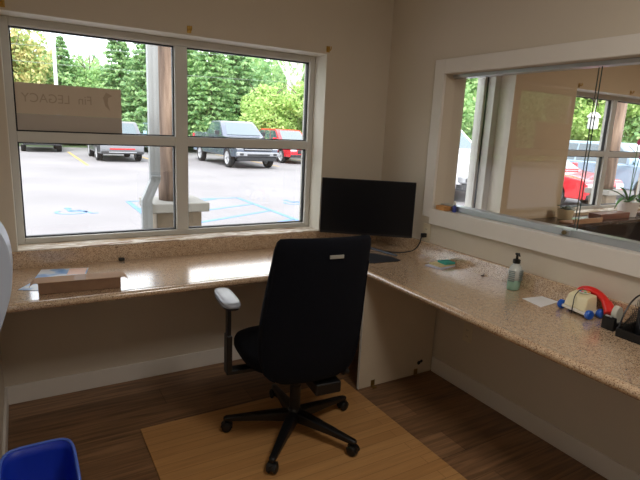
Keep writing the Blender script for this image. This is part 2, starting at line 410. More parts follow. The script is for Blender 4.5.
b = NB(); pts = []
prism(b, [(-1.812, 1.672), (-1.845, 1.690), (-1.862, 1.66), (-1.852, 1.615), (-1.826, 1.588), (-1.838, 1.63), (-1.835, 1.66)], 'y', sy-.0012, sy-.0006)
obj('emblem', b, LET, sg)

# rounded pale wall dispenser near the front of the left wall
zs = [.64, .70, .76, .82, .90, .98, 1.06, 1.12, 1.17, 1.21]
dx = [.004, .026, .050, .071, .094, .104, .099, .082, .050, .004]
outer = spline([(dx[i]-2.444, 0, zs[i]) for i in range(len(zs))], 4)
b = NB(); prism(b, [(p.x, p.z) for p in outer], 'y', -.90, -.70)
tag(obj('wall_dispenser', b, mat('pale_blue_white_plastic', (206, 220, 244), .3, var=.02), bevel=.006), 'pale blue-white rounded plastic dispenser on the left wall in front of the worktop', 'dispenser')

# ------------------------------------------------------------------ floor things
mt = tag(obj('chair_mat', B(-1.852, -.622, -1.79, -.56, .0005, .007), BAMBOO, bevel=.002), 'honey coloured wood-slat chair mat under the office chair', 'floor mat')
BLUE = mat('blue_bin_plastic', (24, 58, 190), .45, var=.03)
bn = thing('waste_bin', 'blue plastic waste bin with light rolled rim by the left wall', 'bin', (-2.305, -1.21, 0))
b = NB(); hx, hy = .115, .19
secs = []
for z, s in ((0.001, .78), (.005, .8), (.30, 1.0), (.335, 1.02)): secs.append([(x, y, z) for x, y in se(0, 0, hx*s, hy*s, 32, 5)])
for z, s in ((.335, .985), (.30, .965), (.012, .77)): secs.append([(x, y, z) for x, y in se(0, 0, hx*s, hy*s, 32, 5)])
loft(b, secs); obj('bin_body', b, BLUE, bn, smooth=True)
b = NB(); ring = [Vector((x, y, .338)) for x, y in se(0, 0, hx*1.03, hy*1.025, 32, 5)]
ring = ring+[ring[0]]
secs = []
for i, p in enumerate(ring):
    nrm = Vector((p.x/hx, p.y/hy, 0)).normalized()
    secs.append([p+nrm*math.cos(a)*.006+Vector((0, 0, math.sin(a)*.005)) for a in [k*PI/4 for k in range(8)]])
loft(b, secs, cap=False); obj('rim', b, mat('light_blue_rim', (86, 120, 220), .35), bn, smooth=True)

# ------------------------------------------------------------------ office chair
ch = thing('office_chair', 'black fabric swivel office chair with grey armrest pads on a five-star base', 'chair', (-1.157, -.918, 0.007), 0)
FY = math.radians(-6)        # facing turned from +y
RT = Matrix.Rotation(FY, 4, 'Z')
cast_ang = [math.radians(a) for a in (10, 82, 154, 226, 298)]
for a in cast_ang:
    Ma = Matrix.Rotation(a, 4, 'Z')
    b = NB(); secs = []
    for r, hw, zt_, zb_ in ((.03, .030, .125, .070), (.10, .026, .118, .070), (.22, .021, .102, .068), (.32, .016, .088, .062), (.35, .015, .084, .062), (.362, .010, .078, .066)):
        secs.append([(r, -hw, zb_), (r, hw, zb_), (r, hw, zt_-.006), (r, hw*.6, zt_), (r, -hw*.6, zt_), (r, -hw, zt_-.006)])
    loft(b, secs); bmesh.ops.transform(b, matrix=Ma, verts=b.verts[:])
    leg = obj('base_leg', b, BLACKP, ch, smooth=False, bevel=.003)
    b = NB(); tube(b, [(.348, 0, .062), (.348, 0, .040)], .007); box(b, .318, .372, -.007, .007, .026, .048)
    Mc = Matrix.Translation((.345, 0, .0268))
    for s in (-1, 1):
        lathe(b, [(.010, 0), (.024, .002), (.026, .008), (.024, .015), (.016, .019)], 20, Mc @ Matrix.Translation((0, s*.007, 0)) @ Matrix.Rotation(-s*PI/2, 4, 'X'))
    # hood
    hd = []
    for s in (-.020, .020):
        hd.append([(.345+math.cos(t)*.030, s, .026+math.sin(t)*.030) for t in [PI*k/8 for k in range(9)]]+[(.345-.022, s, .028), (.345+.022, s, .028)])
    loft(b, hd)
    bmesh.ops.transform(b, matrix=Ma, verts=b.verts[:])
    obj('caster', b, BLACKP, leg, smooth=False, bevel=.0015)
b = NB(); lathe(b, [(.036, .062), (.040, .07), (.040, .118), (.032, .130), (.028, .135), (.028, .26), (.022, .262), (.022, .40)], 24)
obj('gas_column', b, BLACKP, ch, smooth=False, bevel=.001)
b = NB(); box(b, -.085, .085, -.11, .12, .385, .43); box(b, .0, .13, -.25, -.09, .325, .384)
bmesh.ops.transform(b, matrix=RT, verts=b.verts[:]); obj('tilt_mechanism', b, BLACKP, ch, bevel=.008)
b = NB(); tube(b, spline([(.08, -.05, .40), (.14, -.12, .395), (.175, -.17, .39)]), .006); lathe(b, [(.01, 0), (.016, .006), (.016, .034), (.010, .04)], 12, Matrix.Translation((.165, -.175, .388)) @ Matrix.Rotation(PI/2, 4, 'Y'))
bmesh.ops.transform(b, matrix=RT, verts=b.verts[:]); obj('lever', b, BLACKP, ch)
# seat
b = NB(); secs = []
for z, s in ((.43, .80), (.436, .93), (.455, 1.0), (.480, 1.0), (.500, .965), (.512, .88), (.514, .6), (.512, .2)):
    secs.append([(x, y, z-.012*max(0, (y-.12)/.15)**2) for x, y in se(-.02, .03, .268*s, .245*s, 40, 3.6)])
loft(b, secs); bmesh.ops.transform(b, matrix=RT, verts=b.verts[:]); obj('seat', b, FABRIC, ch, smooth=True)
# backrest: rounded slab, curved and reclined
BKY = -.215
def back_c(z):
    t = (z-.40)/(1.07-.40)
    return BKY - .015 - .12*t - .015*math.sin(t*PI)*-1
rows = [(.402, .11, .010), (.407, .15, .020), (.422, .180, .028), (.45, .216, .034), (.52, .240, .037), (.60, .249, .037), (.70, .248, .036), (.80, .242, .034), (.90, .233, .032), (.98, .226, .030), (1.05, .221, .027), (1.085, .214, .022), (1.098, .203, .014), (1.102, .17, .005)]
XB = -.022
b = NB(); secs = []
for z, hw, ht in rows:
    yc = back_c(z)
    secs.append([(x+XB, y+.81*x*x, z) for x, y in se(0, yc, hw, ht, 44, 3.8)])
loft(b, secs); bmesh.ops.transform(b, matrix=RT, verts=b.verts[:]); bk = obj('backrest', b, FABRIC, ch, smooth=True)
# piping seam round the back cover
seam = []
for z, hw, ht in rows[2:-4]: seam.append((hw*.965, back_c(z)-ht*.62+.81*(hw*.965)**2, z))
for sg_ in (-1, 1):
    b = NB(); tube(b, spline([(sg_*x+XB, y, z) for x, y, z in seam], 3), .0035, 6)
    bmesh.ops.transform(b, matrix=RT, verts=b.verts[:]); obj('piping', b, FABRIC, bk)
zt_ = 1.022; yb = back_c(zt_)-.030
b = NB(); box(b, -.022, .042, yb-.004+.0030, yb+.006, zt_-.007, zt_+.008); bmesh.ops.transform(b, matrix=RT, verts=b.verts[:])
tg = obj('name_tag', b, mat('grey_tag', (168, 166, 158), .4, metal=.3), bk, bevel=.001); tg['label'] = 'small grey metal tag'
# back support spine
b = NB(); secs = []
for y, z, hw in ((-.08, .395, .035), (-.18, .395, .035), (-.235, .42, .032), (-.252, .50, .03)):
    secs.append([(-hw, y, z-.012), (hw, y, z-.012), (hw, y+.004, z+.012), (-hw, y+.004, z+.012)])
loft(b, secs); bmesh.ops.transform(b, matrix=RT, verts=b.verts[:]); obj('back_bracket', b, BLACKP, ch, bevel=.003)
PADG = mat('pale_grey_arm_pad', (150, 156, 168), .28, var=.02)
for s in (-1, 1):
    b = NB(); X = -.030+.320*s; dz = .062
    box(b, min(X-.013, X+.013), max(X-.013, X+.013), -.03, .03, .40, .58); box(b, X-.009, X+.009, -.022, .022, .58, .668+dz)
    box(b, min(.09*s, X+.013*s), max(.09*s, X+.013*s), -.03, .03, .385, .405)
    bmesh.ops.transform(b, matrix=RT, verts=b.verts[:]); arm = obj('arm_post', b, BLACKP, ch, bevel=.004)
    def padrow(z, k): return [(X+x, y, z+dz) for x, y in se(0, .03, .042*k, .135*k, 28, 3.4)]
    b = NB(); loft(b, [padrow(.664, .86), padrow(.668, .93), padrow(.676, .93)]); bmesh.ops.transform(b, matrix=RT, verts=b.verts[:]); obj('pad_base', b, BLACKP, arm, smooth=True)
    b = NB(); loft(b, [padrow(.6765, .93), padrow(.680, 1.0), padrow(.690, 1.0), padrow(.697, .96), padrow(.700, .82), padrow(.701, .3)]); bmesh.ops.transform(b, matrix=RT, verts=b.verts[:])
    pd = obj('arm_pad', b, PADG, arm, smooth=True); pd['label'] = 'smooth pale grey pad'

# ------------------------------------------------------------------ monitor
MY = math.radians(-36.9)
SCR = mat('dark_screen', (7, 9, 17), .35, var=.0, spec=.25)
mo = thing('computer_monitor', 'black flat screen monitor, switched off, angled in the corner of the worktop', 'monitor', (-.319, -.284, ZC), MY)
b = B(-.310, .310, .0, .016, .102, .474); obj('monitor_case', b, BLACKP, mo, bevel=.004)
obj('screen', B(-.305, .305, -.0012, 0, .118, .469), SCR, mo)
b = B(-.16, .16, .016, .05, .17, .40); obj('rear_housing', b, BLACKP, mo, bevel=.012)
b = NB(); box(b, -.03, .03, .05, .075, .012, .30); obj('stand_neck', b, mat('dark_grey_metal', (58, 62, 68), .35, metal=.6), mo, bevel=.004)
b = NB()
for s in (-1, 1):
    tube(b, [(0.02*s, .06, .008), (.15*s, -.06, .007), (.215*s, -.125, .007)], [.009, .008, .006], 8)
lathe(b, [(.045, .001), (.045, .010), (.035, .014)], 24, Matrix.Translation((0, .062, 0)))
obj('stand_foot', b, _m['dark_grey_metal'], mo)
# cable monitor -> outlet
b = NB(); tube(b, spline([(-.006-.004, -.533, .894), (-.045, -.535, .885), (-.055, -.53, .84), (-.075, -.50, .79), (-.13, -.45, .7665), (-.20, -.40, .765), (-.26, -.30, .765), (-.285, -.22, .79)], 8), .0042, 8)
cb = tag(obj('power_cable', b, BLACKP, smooth=True), 'black power cable from the corner wall outlet to the monitor', 'cable')
b = NB(); box(b, -.045, -.0092, -.546, -.520, .880, .908); obj('plug', b, BLACKP, cb, bevel=.005)
# flat dark pad in front of the monitor
b = NB(); poly = [(-.50, -.30), (-.40, -.33), (-.318, -.405), (-.27, -.50), (-.262, -.60), (-.30, -.612), (-.47, -.60), (-.60, -.50)]
prism(b, poly, 'z', ZC+.0005, ZC+.004)
tag(obj('mouse_pad', b, mat('charcoal_rubber', (34, 36, 42), .7), bevel=.001), 'flat charcoal mouse pad on the worktop below the monitor', 'mouse pad')

# ------------------------------------------------------------------ things on the back worktop
CARD = mat('brown_cardboard', (140, 108, 84), .85, var=.08, scale=30)
bx = thing('cardboard_box', 'long low brown cardboard box with loose end flaps on the left worktop', 'box', (-2.083, -.478, ZC+.001), math.radians(-4))
obj('box_body', B(-.172, .172, -.043, .045, 0, .052), CARD, bx, bevel=.002)
b = NB(); secs = []
CARDL = mat('light_cardboard', (172, 138, 108), .85, var=.06, scale=20)
box(b, -.176, .176, -.048, .046, .0525, .0555)
lid = obj('lid', b, CARDL, bx)
obj('packing_tape', B(-.025, .025, -.0485, .0465, .0556, .0562), mat('tan_tape', (150, 112, 76), .6), lid)
for s in (-1, 1):
    b = NB(); sc = []
    for x, z, w_ in ((.176, .054, .045), (.190, .052, .040), (.202, .042, .032), (.208, .028, .022)):
        sc.append([(s*x, -w_, z), (s*x, w_, z), (s*x, w_, z+.0018), (s*x, -w_, z+.0018)])
    loft(b, sc); obj('end_flap', b, CARDL, bx)
def brochure_mat():
    m = bpy.data.materials.new('brochure_print'); m.use_nodes = True; t = m.node_tree; b = t.nodes['Principled BSDF']
    tx = t.nodes.new('ShaderNodeTexCoord'); sp = t.nodes.new('ShaderNodeSeparateXYZ'); t.links.new(tx.outputs['Object'], sp.inputs[0])
    n = t.nodes.new('ShaderNodeTexNoise'); n.inputs['Scale'].default_value = 9; t.links.new(tx.outputs['Object'], n.inputs['Vector'])
    r = ramp_nodes(t, n.outputs['Fac'], [(.38, (92, 150, 214)), (.48, (150, 190, 232)), (.56, (226, 234, 244))])
    t.links.new(r.outputs[0], b.inputs['Base Color']); b.inputs['Roughness'].default_value = .3
    return m
BRO = brochure_mat()
br_ = thing('brochure', 'blue and white printed brochure lying behind the cardboard box', 'brochure', (-2.14, -.20, ZC+.0006), math.radians(-12))
obj('cover', B(-.115, .11, -.11, .10, 0, .002), BRO, br_)
obj('peach_panel', B(.02, .105, -.02, .095, .0021, .0025), mat('peach_print', (236, 196, 176), .4), br_)
br2 = tag(obj('leaflet', B(-.06, .06, -.10, .08, 0, .0015), BRO), 'blue edged leaflet sticking out left of the cardboard box', 'leaflet')
br2.location = (-2.235, -.34, ZC+.0006); br2.rotation_euler = (0, 0, math.radians(-30))

# ------------------------------------------------------------------ things on the right worktop
st1 = tag(obj('notepad', B(-.075, .075, -.06, .06, 0, .006), mat('lilac_white_pad', (196, 196, 214), .7)), 'white notepad at the bottom of the small pile near the monitor', 'notepad')
st1.location = (-.112, -.795, ZC+.0006); st1.rotation_euler = (0, 0, math.radians(14))
st2 = tag(obj('notepad', B(-.06, .068, -.05, .045, 0, .008), mat('cream_pad', (214, 198, 150), .7)), 'cream yellow notepad in the middle of the small pile', 'notepad')
st2.location = (-.10, -.79, ZC+.0068); st2.rotation_euler = (0, 0, math.radians(4))
st3 = tag(obj('sticky_notes', B(-.038, .038, -.038, .038, 0, .012), mat('teal_notes', (60, 160, 148), .7), bevel=.001), 'teal sticky note block on top of the small notepad pile', 'sticky notes')
st3.location = (-.068, -.80, ZC+.015); st3.rotation_euler = (0, 0, math.radians(-6))
b = NB(); tube(b, [(0, 0, .004), (.03, .004, .004)], .0035, 8)
o = tag(obj('binder_clip', b, mat('dark_brown_plastic', (60, 34, 26), .4)), 'tiny dark brown clip lying against the right backsplash', 'clip'); o.location = (-.045, -1.06, ZC+.0002)
# sanitizer bottle
sb = thing('sanitizer_bottle', 'clear pump bottle of pale green hand sanitizer with black pump', 'bottle', (-.068, -1.30, ZC+.001), math.radians(20)); sb.scale = (1.34, 1.3, 1.08)
CLR = mat('clear_bottle_plastic', (236, 242, 240), .12, trans=.35, var=.0)
LIQ = mat('green_gel', (176, 220, 200), .2, trans=.3, var=.0)
def brow(z, a, c): return [(x, y, z) for x, y in se(0, 0, a, c, 24, 2.6)]
b = NB(); loft(b, [brow(0, .030, .021), brow(.004, .033, .023), brow(.05, .034, .024), brow(.0505, .034, .024)]); obj('gel', b, LIQ, sb, smooth=True)
b = NB(); loft(b, [brow(.051, .034, .024), brow(.09, .034, .024), brow(.108, .029, .022), brow(.120, .017, .017), brow(.124, .012, .012), brow(.130, .012, .012)]); obj('bottle_body', b, CLR, sb, smooth=True)
b = NB(); 
for k, (z, w_) in enumerate(((.094, .02), (.085, .024), (.076, .022), (.067, .024), (.056, .02), (.046, .022))):
    box(b, -w_, w_, -.0262, -.0245, z, z+.004)
    box(b, -.036, -.0345, -.012, .012, z, z+.004)
obj('printed_label', b, mat('grey_print', (118, 138, 142), .5), sb)
b = NB(); lathe(b, [(.014, .1305), (.015, .133), (.015, .147), (.012, .150), (.005, .151), (.005, .172), (.009, .173), (.009, .180), (.004, .181)], 18)
tube(b, [(0, 0, .177), (-.018, -.012, .178), (-.026, -.018, .174)], .0035, 8)
obj('pump', b, BLACKP, sb)
# tissue
b = NB(); prism(b, [(-.165, -1.435), (-.035, -1.452), (-.032, -1.545), (-.19, -1.56)], 'z', ZC+.0006, ZC+.002)
tag(obj('paper_note', b, PAPER), 'blank white paper slip between the sanitizer and the toy phone', 'paper')
# toy telephone
tp = thing('toy_telephone', 'cream pull-along toy telephone with blue wheels and a red handset', 'toy', (-.082, -1.690, ZC+.001), math.radians(-9))
CRM = mat('cream_toy_plastic', (236, 224, 184), .35, var=.01)
b = NB(); prism(b, [(-.050, .014), (.046, .014), (.046, .028), (-.050, .028)], 'y', -.066, .066)
ty = obj('base_board', b, mat('white_toy_plastic', (236, 232, 220), .35), tp, bevel=.004)
b = NB(); secs = []
for z, x0, x1, hy in ((.028, -.046, .030, .060), (.052, -.040, .030, .057), (.084, -.030, .030, .053), (.098, .010, .030, .050)):
    secs.append([(x0, -hy, z), (x1, -hy, z), (x1, hy, z), (x0, hy, z)])
loft(b, secs); obj('phone_body', b, CRM, tp, bevel=.005)
b = NB(); lathe(b, [(.024, 0), (.024, .004), (.010, .006)], 24, Matrix.Translation((.010, .0, .0990))); dl = obj('dial', b, mat('white_dial', (230, 232, 220), .35), tp)
for k, cc in enumerate([(240, 130, 60), (70, 170, 90), (240, 200, 70), (60, 120, 210), (230, 80, 100), (70, 170, 90), (240, 130, 60), (240, 200, 70)]):
    a = k*PI/4; b = NB(); lathe(b, [(.006, 0), (.006, .002)], 10, Matrix.Translation((.010+.017*math.cos(a), .017*math.sin(a), .1033)))
    obj('dial_button', b, mat('dial_%d_%d' % (cc[0], cc[1]), cc, .4), dl)
for sx in (-.036, .034):
    for s_ in (-1, 1):
        b = NB(); lathe(b, [(.008, 0), (.020, .001), (.0215, .006), (.0215, .016), (.018, .021), (.006, .023)], 20, Matrix.Translation((sx, s_*.067, .0215)) @ Matrix.Rotation(-s_*PI/2, 4, 'X'))
        obj('wheel', b, mat('blue_toy_wheel', (28, 92, 196), .3), tp, bevel=.001)
b = NB(); tube(b, spline([(.030, .03, .106), (-.006, .02, .102), (-.036, .012, .080), (-.0485, .004, .045), (-.0525, .002, .022), (-.056, 0, .003)]), .0022, 6)
obj('cord', b, BLACKP, tp)
RED = mat('red_handset_plastic', (230, 40, 34), .3, var=.02)
b = NB(); hs = spline([(.050, .058, .078), (.050, .045, .094), (.050, .01, .106), (.050, -.03, .104), (.048, -.070, .088), (.040, -.105, .062), (.032, -.125, .040)], 5)
nh = len(hs)
rad = [.016+.006*abs(2*k/(nh-1)-1)**1.5+(.004 if k > nh-9 else 0) for k in range(nh)]
tube(b, hs, rad, 16); obj('handset', b, RED, tp, smooth=True)
# tape dispenser
td = thing('tape_dispenser', 'black desk tape dispenser with a white roll of tape', 'tape dispenser', (-.128, -1.872, ZC+.001), math.radians(86)); td.scale = (1.05, .75, 1.2)
b = NB(); prism(b, [(.060, 0), (.060, .045), (.052, .050), (.040, .048), (.030, .026), (-.055, .022), (-.062, .018), (-.062, 0)], 'x', -.026, .026); obj('dispenser_body', b, BLACKP, td, bevel=.002)
b = NB(); lathe(b, [(.016, -.011), (.030, -.011), (.031, -.006), (.031, .006), (.030, .011), (.016, .011)], 28, Matrix.Translation((0, -.012, .052)) @ Matrix.Rotation(PI/2, 4, 'Y')); obj('tape_roll', b, mat('white_tape', (214, 210, 196), .4), td, smooth=False)
b = NB(); box(b, -.012, .012, .053, .066, .049, .053); obj('cutter', b, ALU, td)
# mesh desk organiser
og = thing('desk_organizer', 'black wire mesh desk organizer at the right picture edge', 'desk organizer', (-.115, -2.045, ZC+.001), 0)
b = NB(); box(b, -.095, .095, -.12, .12, 0, .006); box(b, -.095, -.088, -.12, .12, .006, .036); box(b, .088, .095, -.12, .12, .006, .10); box(b, -.088, .088, .113, .12, .006, .040); box(b, -.088, .088, -.12, -.113, .006, .09)
obj('tray', b, BLACKP, og, bevel=.002)
b = NB(); tube(b, spline([(-.08, .116, .035), (-.06, .116, .090), (-.02, .117, .135), (.03, .117, .158), (.09, .117, .160)]), .0035); obj('wire_frame', b, BLACKP, og)
mb = NB()
for k in range(13): tube(mb, [(-.085+k*.014, .10, .006), (-.085+k*.014, .10, .04+.11*min(1, k/6))], .0012, 5)
for k in range(12): tube(mb, [(-.085, .10, .012+k*.004), (.085, .10, .012+k*.0125)], .0012, 5)
obj('mesh_panel', mb, BLACKP, og)
b = NB(); lathe(b, [(.028, .007), (.030, .012), (.032, .13), (.029, .13), (.027, .012)], 20, Matrix.Translation((-.03, .045, 0))); obj('pen_cup', b, BLACKP, og)
for k, (x, y, cc, l) in enumerate(((-.042, .050, (30, 44, 170), .180), (-.026, .036, (24, 24, 28), .175), (-.022, .054, (30, 44, 170), .170))):
    b = NB(); tube(b, [(x, y, .014), (x+.006*(k-1), y+.012, l)], .0055, 8)
    p = tag(obj('pen', b, mat('pen_%d' % cc[2], cc, .35)), ['blue pen leaning foremost in the mesh organizer cup', 'black pen in the mesh organizer cup', 'second blue pen at the back of the organizer cup'][k], 'pen')
    p.location = (-.115, -2.045, ZC+.001)

# ------------------------------------------------------------------ next room furniture by its window
DKW = mat('dark_brown_laminate', (64, 50, 46), .2, var=.05)
nt_ = thing('window_counter', 'dark brown counter under the windows of the next room', 'counter', (0, 0, 0))
obj('counter_top', B(1.55, 5.2, -.36, -.002, .80, .828), DKW, nt_, bevel=.003)
obj('counter_front', B(1.6, 5.2, -.30, -.28, .002, .799), mat('black_laminate', (20, 18, 24), .5), nt_)
t1 = thing('wooden_tray', 'tan wooden tray left of the orchid on the dark counter', 'tray', (2.12, -.305, .829), math.radians(0))
obj('tray_base', B(-.24, .2, -.05, .09, 0, .012), mat('tan_wood', (176, 136, 104), .5, var=.12), t1); obj('tray_rim', B(-.24, .2, -.05, -.04, .012, .045), _m['tan_wood'], t1, bevel=.002)
t2 = tag(obj('wooden_box', B(-.25, .25, -.06, .06, 0, .055), mat('reddish_wood', (122, 78, 62), .4, var=.15), bevel=.003), 'long reddish brown wooden box between the two plant pots', 'box'); t2.location = (2.66, -.22, .829)
t3 = tag(obj('folded_napkins', B(-.12, .14, -.05, .05, 0, .03), mat('brown_cloth', (120, 96, 84), .8, var=.25, scale=25), bevel=.01), 'rumpled brown cloth on the dark counter right of the orchid pot', 'cloth'); t3.location = (3.34, -.18, .829)
POT = mat('white_glazed_pot', (226, 220, 214), .3, var=.01); YPOT = mat('cream_yellow_pot', (226, 214, 176), .4)
LEAF = mat('plant_leaf', (60, 116, 46), .4, var=.2, scale=12)
def pot(t, r, h, m):
    b = NB(); lathe(b, [(r*.78, 0), (r*.82, .004), (r, h), (r*.93, h), (r*.88, h-.015), (.001, h-.02)], 24); obj('pot', b, m, t, smooth=False, bevel=.001)
def leaf(b, az, L, lift, droop, wd, base):
    secs = []
    for k in range(9):
        s = k/8; r = L*s; z = base+lift*s-droop*s*s; w_ = wd*math.sin(PI*min(.98, .08+s*.92))
        c, sn = math.cos(az), math.sin(az)
        secs.append([(r*c-sn*w_, r*sn+c*w_, z+w_*.3), (r*c, r*sn, z), (r*c+sn*w_, r*sn-c*w_, z+w_*.3), (r*c, r*sn, z-.002)])
    loft(b, secs)
oc = thing('potted_orchid', 'pink orchid in a white pot on the next room window sill', 'potted plant', (3.0, -.20, .829))
pot(oc, .10, .15, POT)
rnd = random.Random(3)
for k in range(8):
    b = NB(); leaf(b, k*PI/4+rnd.uniform(-.3, .3), rnd.uniform(.16, .19)+(.10 if 3 <= k <= 7 else 0), rnd.uniform(.12, .36), rnd.uniform(.12, .36), .022, .14); obj('leaf', b, LEAF, oc, smooth=True)
for k, (dx_, hh) in enumerate(((-.03, .62), (.04, .48))):
    b = NB(); tube(b, spline([(0, 0, .13), (dx_*.4, 0, .13+hh*.5), (dx_, -.01, .13+hh)]), .004, 6); obj('stem', b, LEAF, oc)
PNK = mat('pink_petal', (214, 74, 132), .5)
for (fx, fz) in ((-.03, .76), (-.01, .73), (-.055, .74), (.03, .60)):
    b = NB()
    for q_ in range(5):
        a = q_*2*PI/5; secs = []
        for s in (0, .35, .7, 1):
            w_ = .014*math.sin(PI*min(.97, .12+.86*s)); r = .03*s
            px_, pz_ = math.cos(a), math.sin(a)
            secs.append([(fx+px_*r-pz_*w_, -.02-.006*s, fz+pz_*r+px_*w_), (fx+px_*r+pz_*w_, -.02-.006*s, fz+pz_*r-px_*w_), (fx+px_*r+pz_*w_, -.017-.006*s, fz+pz_*r-px_*w_), (fx+px_*r-pz_*w_, -.017-.006*s, fz+pz_*r+px_*w_)])
        loft(b, secs)
    obj('blossom', b, PNK, oc)
yp = thing('potted_plant', 'low dark green plant in a cream yellow pot on the next room sill', 'potted plant', (2.10, -.12, .829))
pot(yp, .075, .095, YPOT)
for k in range(14):
    b = NB(); leaf(b, k*2.4, rnd.uniform(.06, .11), rnd.uniform(.05, .10), .05, .014, .08); obj('leaf', b, mat('dark_plant_leaf', (54, 84, 60), .5, var=.2), yp, smooth=True)

# added fill lights for the two rooms, shaped as unseen ceiling panels
LE = bpy.data.materials.new('fill_diffuser'); LE.use_nodes = True
LE.node_tree.nodes['Principled BSDF'].inputs['Emission Color'].default_value = (1, .86, .66, 1); LE.node_tree.nodes['Principled BSDF'].inputs['Emission Strength'].default_value = 1.2
def add_fill_light(x, y, label, power):
    t = thing('fill_light', label, 'ceiling light', (x, y, CZ))
    b = B(-.31, .31, -.31, .31, -.055, -.001); obj('housing', b, WHITE, t, bevel=.004)
    obj('diffuser', B(-.28, .28, -.28, .28, -.058, -.0555), LE, t)
    l = bpy.data.lights.new('fill_lamp', 'AREA'); l.size = .55; l.energy = power; l.color = (1, .96, .90)
    lo = bpy.data.objects.new('fill_lamp', l); C.objects.link(lo); lo.parent = t; lo.location = (0, 0, -.062)
add_fill_light(-1.2, -2.6, 'added square fill light on the office ceiling above and behind the viewer', 11)
add_fill_light(2.9, -2.0, 'added square fill light on the unseen ceiling of the next room', 20)

# ------------------------------------------------------------------ outdoors
G = -.15
def asphalt():
    m = bpy.data.materials.new('pale_asphalt'); m.use_nodes = True; t = m.node_tree; b = t.nodes['Principled BSDF']
    tx = t.nodes.new('ShaderNodeTexCoord'); n = t.nodes.new('ShaderNodeTexNoise'); n.inputs['Scale'].default_value = .35; n.inputs['Detail'].default_value = 9
    t.links.new(tx.outputs['Object'], n.inputs['Vector'])
    r = ramp_nodes(t, n.outputs['Fac'], [(.3, (114, 112, 115)), (.5, (122, 120, 123)), (.7, (129, 127, 129))])
    t.links.new(r.outputs[0], b.inputs['Base Color']); b.inputs['Roughness'].default_value = .85
    return m
def ground_mesh(x0, x1, y0, y1, z0, z1): return B(x0, x1, y0, y1, z0, z1)
gr = struct(obj('ground', ground_mesh(-40, 75, YB, 31.5, G-.2, G), asphalt()))
GRASS = mat('grass_verge', (64, 84, 50), .9, var=.3, scale=1.5)
struct(obj('ground_verge', B(-60, 110, 31.5, 90, G-.2, G+.02), GRASS))
MB_ = mat('blue_road_paint', (84, 122, 168), .7, var=.08, scale=4); MY_ = mat('yellow_road_paint', (178, 148, 78), .7, var=.08, scale=4)
def line(bm, a, b_, wd):
    a = Vector(a); b_ = Vector(b_); d = (b_-a).normalized(); n = Vector((-d.y, d.x))*wd/2
    prism(bm, [a-n, b_-n, b_+n, a+n], 'z', G+.001, G+.005)
b = NB()
for s, e_ in (((-.345, 8.42), (2.2, 8.52)), ((2.2, 8.52), (2.17, 2.6)), ((-.345, 8.42), (-.345, 2.6)), ((-.30, 6.35), (2.15, 7.47)), ((-.30, 5.30), (2.15, 6.52)), ((-.30, 4.25), (2.15, 5.47)), ((-.30, 3.2), (2.15, 4.42)), ((-.30, 7.4), (1.6, 8.4))): line(b, s, e_, .10)
tag(obj('road_marking', b, MB_), 'blue hatched access aisle painted right of the porch column', 'road marking')
def wheelchair(cx, cy, label):
    b = NB(); n = 24
    ring = []
    for k in range(n-5):
        a0, a1 = PI*.75+2*PI*k/n, PI*.75+2*PI*(k+1)/n
        P = lambda a, r: (cx-.04+r*math.cos(a), cy-.08+r*.9*math.sin(a))
        prism(b, [P(a0, .22), P(a0, .28), P(a1, .28), P(a1, .22)], 'z', G+.001, G+.005)
    line(b, (cx-.06, cy+.28), (cx-.04, cy-.02), .08); line(b, (cx-.05, cy-.02), (cx+.18, cy-.04), .07); line(b, (cx+.18, cy-.02), (cx+.30, cy-.30), .07); line(b, (cx+.28, cy-.30), (cx+.40, cy-.27), .06); line(b, (cx-.05, cy+.12), (cx+.14, cy+.10), .05)
    prism(b, [(cx-.06+.07*math.cos(k*PI/6), cy+.38+.07*math.sin(k*PI/6)) for k in range(12)], 'z', G+.001, G+.005)
    tag(obj('wheelchair_symbol', b, MB_), label, 'road marking')
wheelchair(-1.5, 7.35, 'blue wheelchair symbol painted on the parking lot left of the porch column')
wheelchair(3.25, 7.5, 'blue wheelchair symbol seen at the lower right corner of the main window')
for k, (x, lb_) in enumerate(((-.1, 'yellow parking line left of the silver car'), (2.95, 'yellow parking line right of the silver car'), (7.9, 'yellow parking line between the grey pickup and the red car'), (-3.2, 'yellow parking line left of the dark car'), (11.2, 'yellow parking line right of the red car'))):
    b = NB(); line(b, (x, 18.0), (x, 26.6), .11); tag(obj('parking_line', b, MY_), lb_, 'road marking')

# porch posts
def wood():
    m = bpy.data.materials.new('weathered_log'); m.use_nodes = True; t = m.node_tree; b = t.nodes['Principled BSDF']
    tx = t.nodes.new('ShaderNodeTexCoord'); mp = t.nodes.new('ShaderNodeMapping'); mp.inputs['Scale'].default_value = (9, 9, .8)
    n = t.nodes.new('ShaderNodeTexNoise'); n.inputs['Scale'].default_value = 2.5; n.inputs['Detail'].default_value = 6
    t.links.new(tx.outputs['Object'], mp.inputs[0]); t.links.new(mp.outputs[0], n.inputs['Vector'])
    r = ramp_nodes(t, n.outputs['Fac'], [(.32, (84, 68, 58)), (.5, (118, 98, 84)), (.68, (146, 126, 110))])
    t.links.new(r.outputs[0], b.inputs['Base Color']); b.inputs['Roughness'].default_value = .7
    return m
LOG = wood()
STONE = mat('tan_stone', (128, 116, 100), .85, var=.18, scale=6, bump=.5); CAP = mat('grey_stone_cap', (150, 148, 142), .8, var=.05)
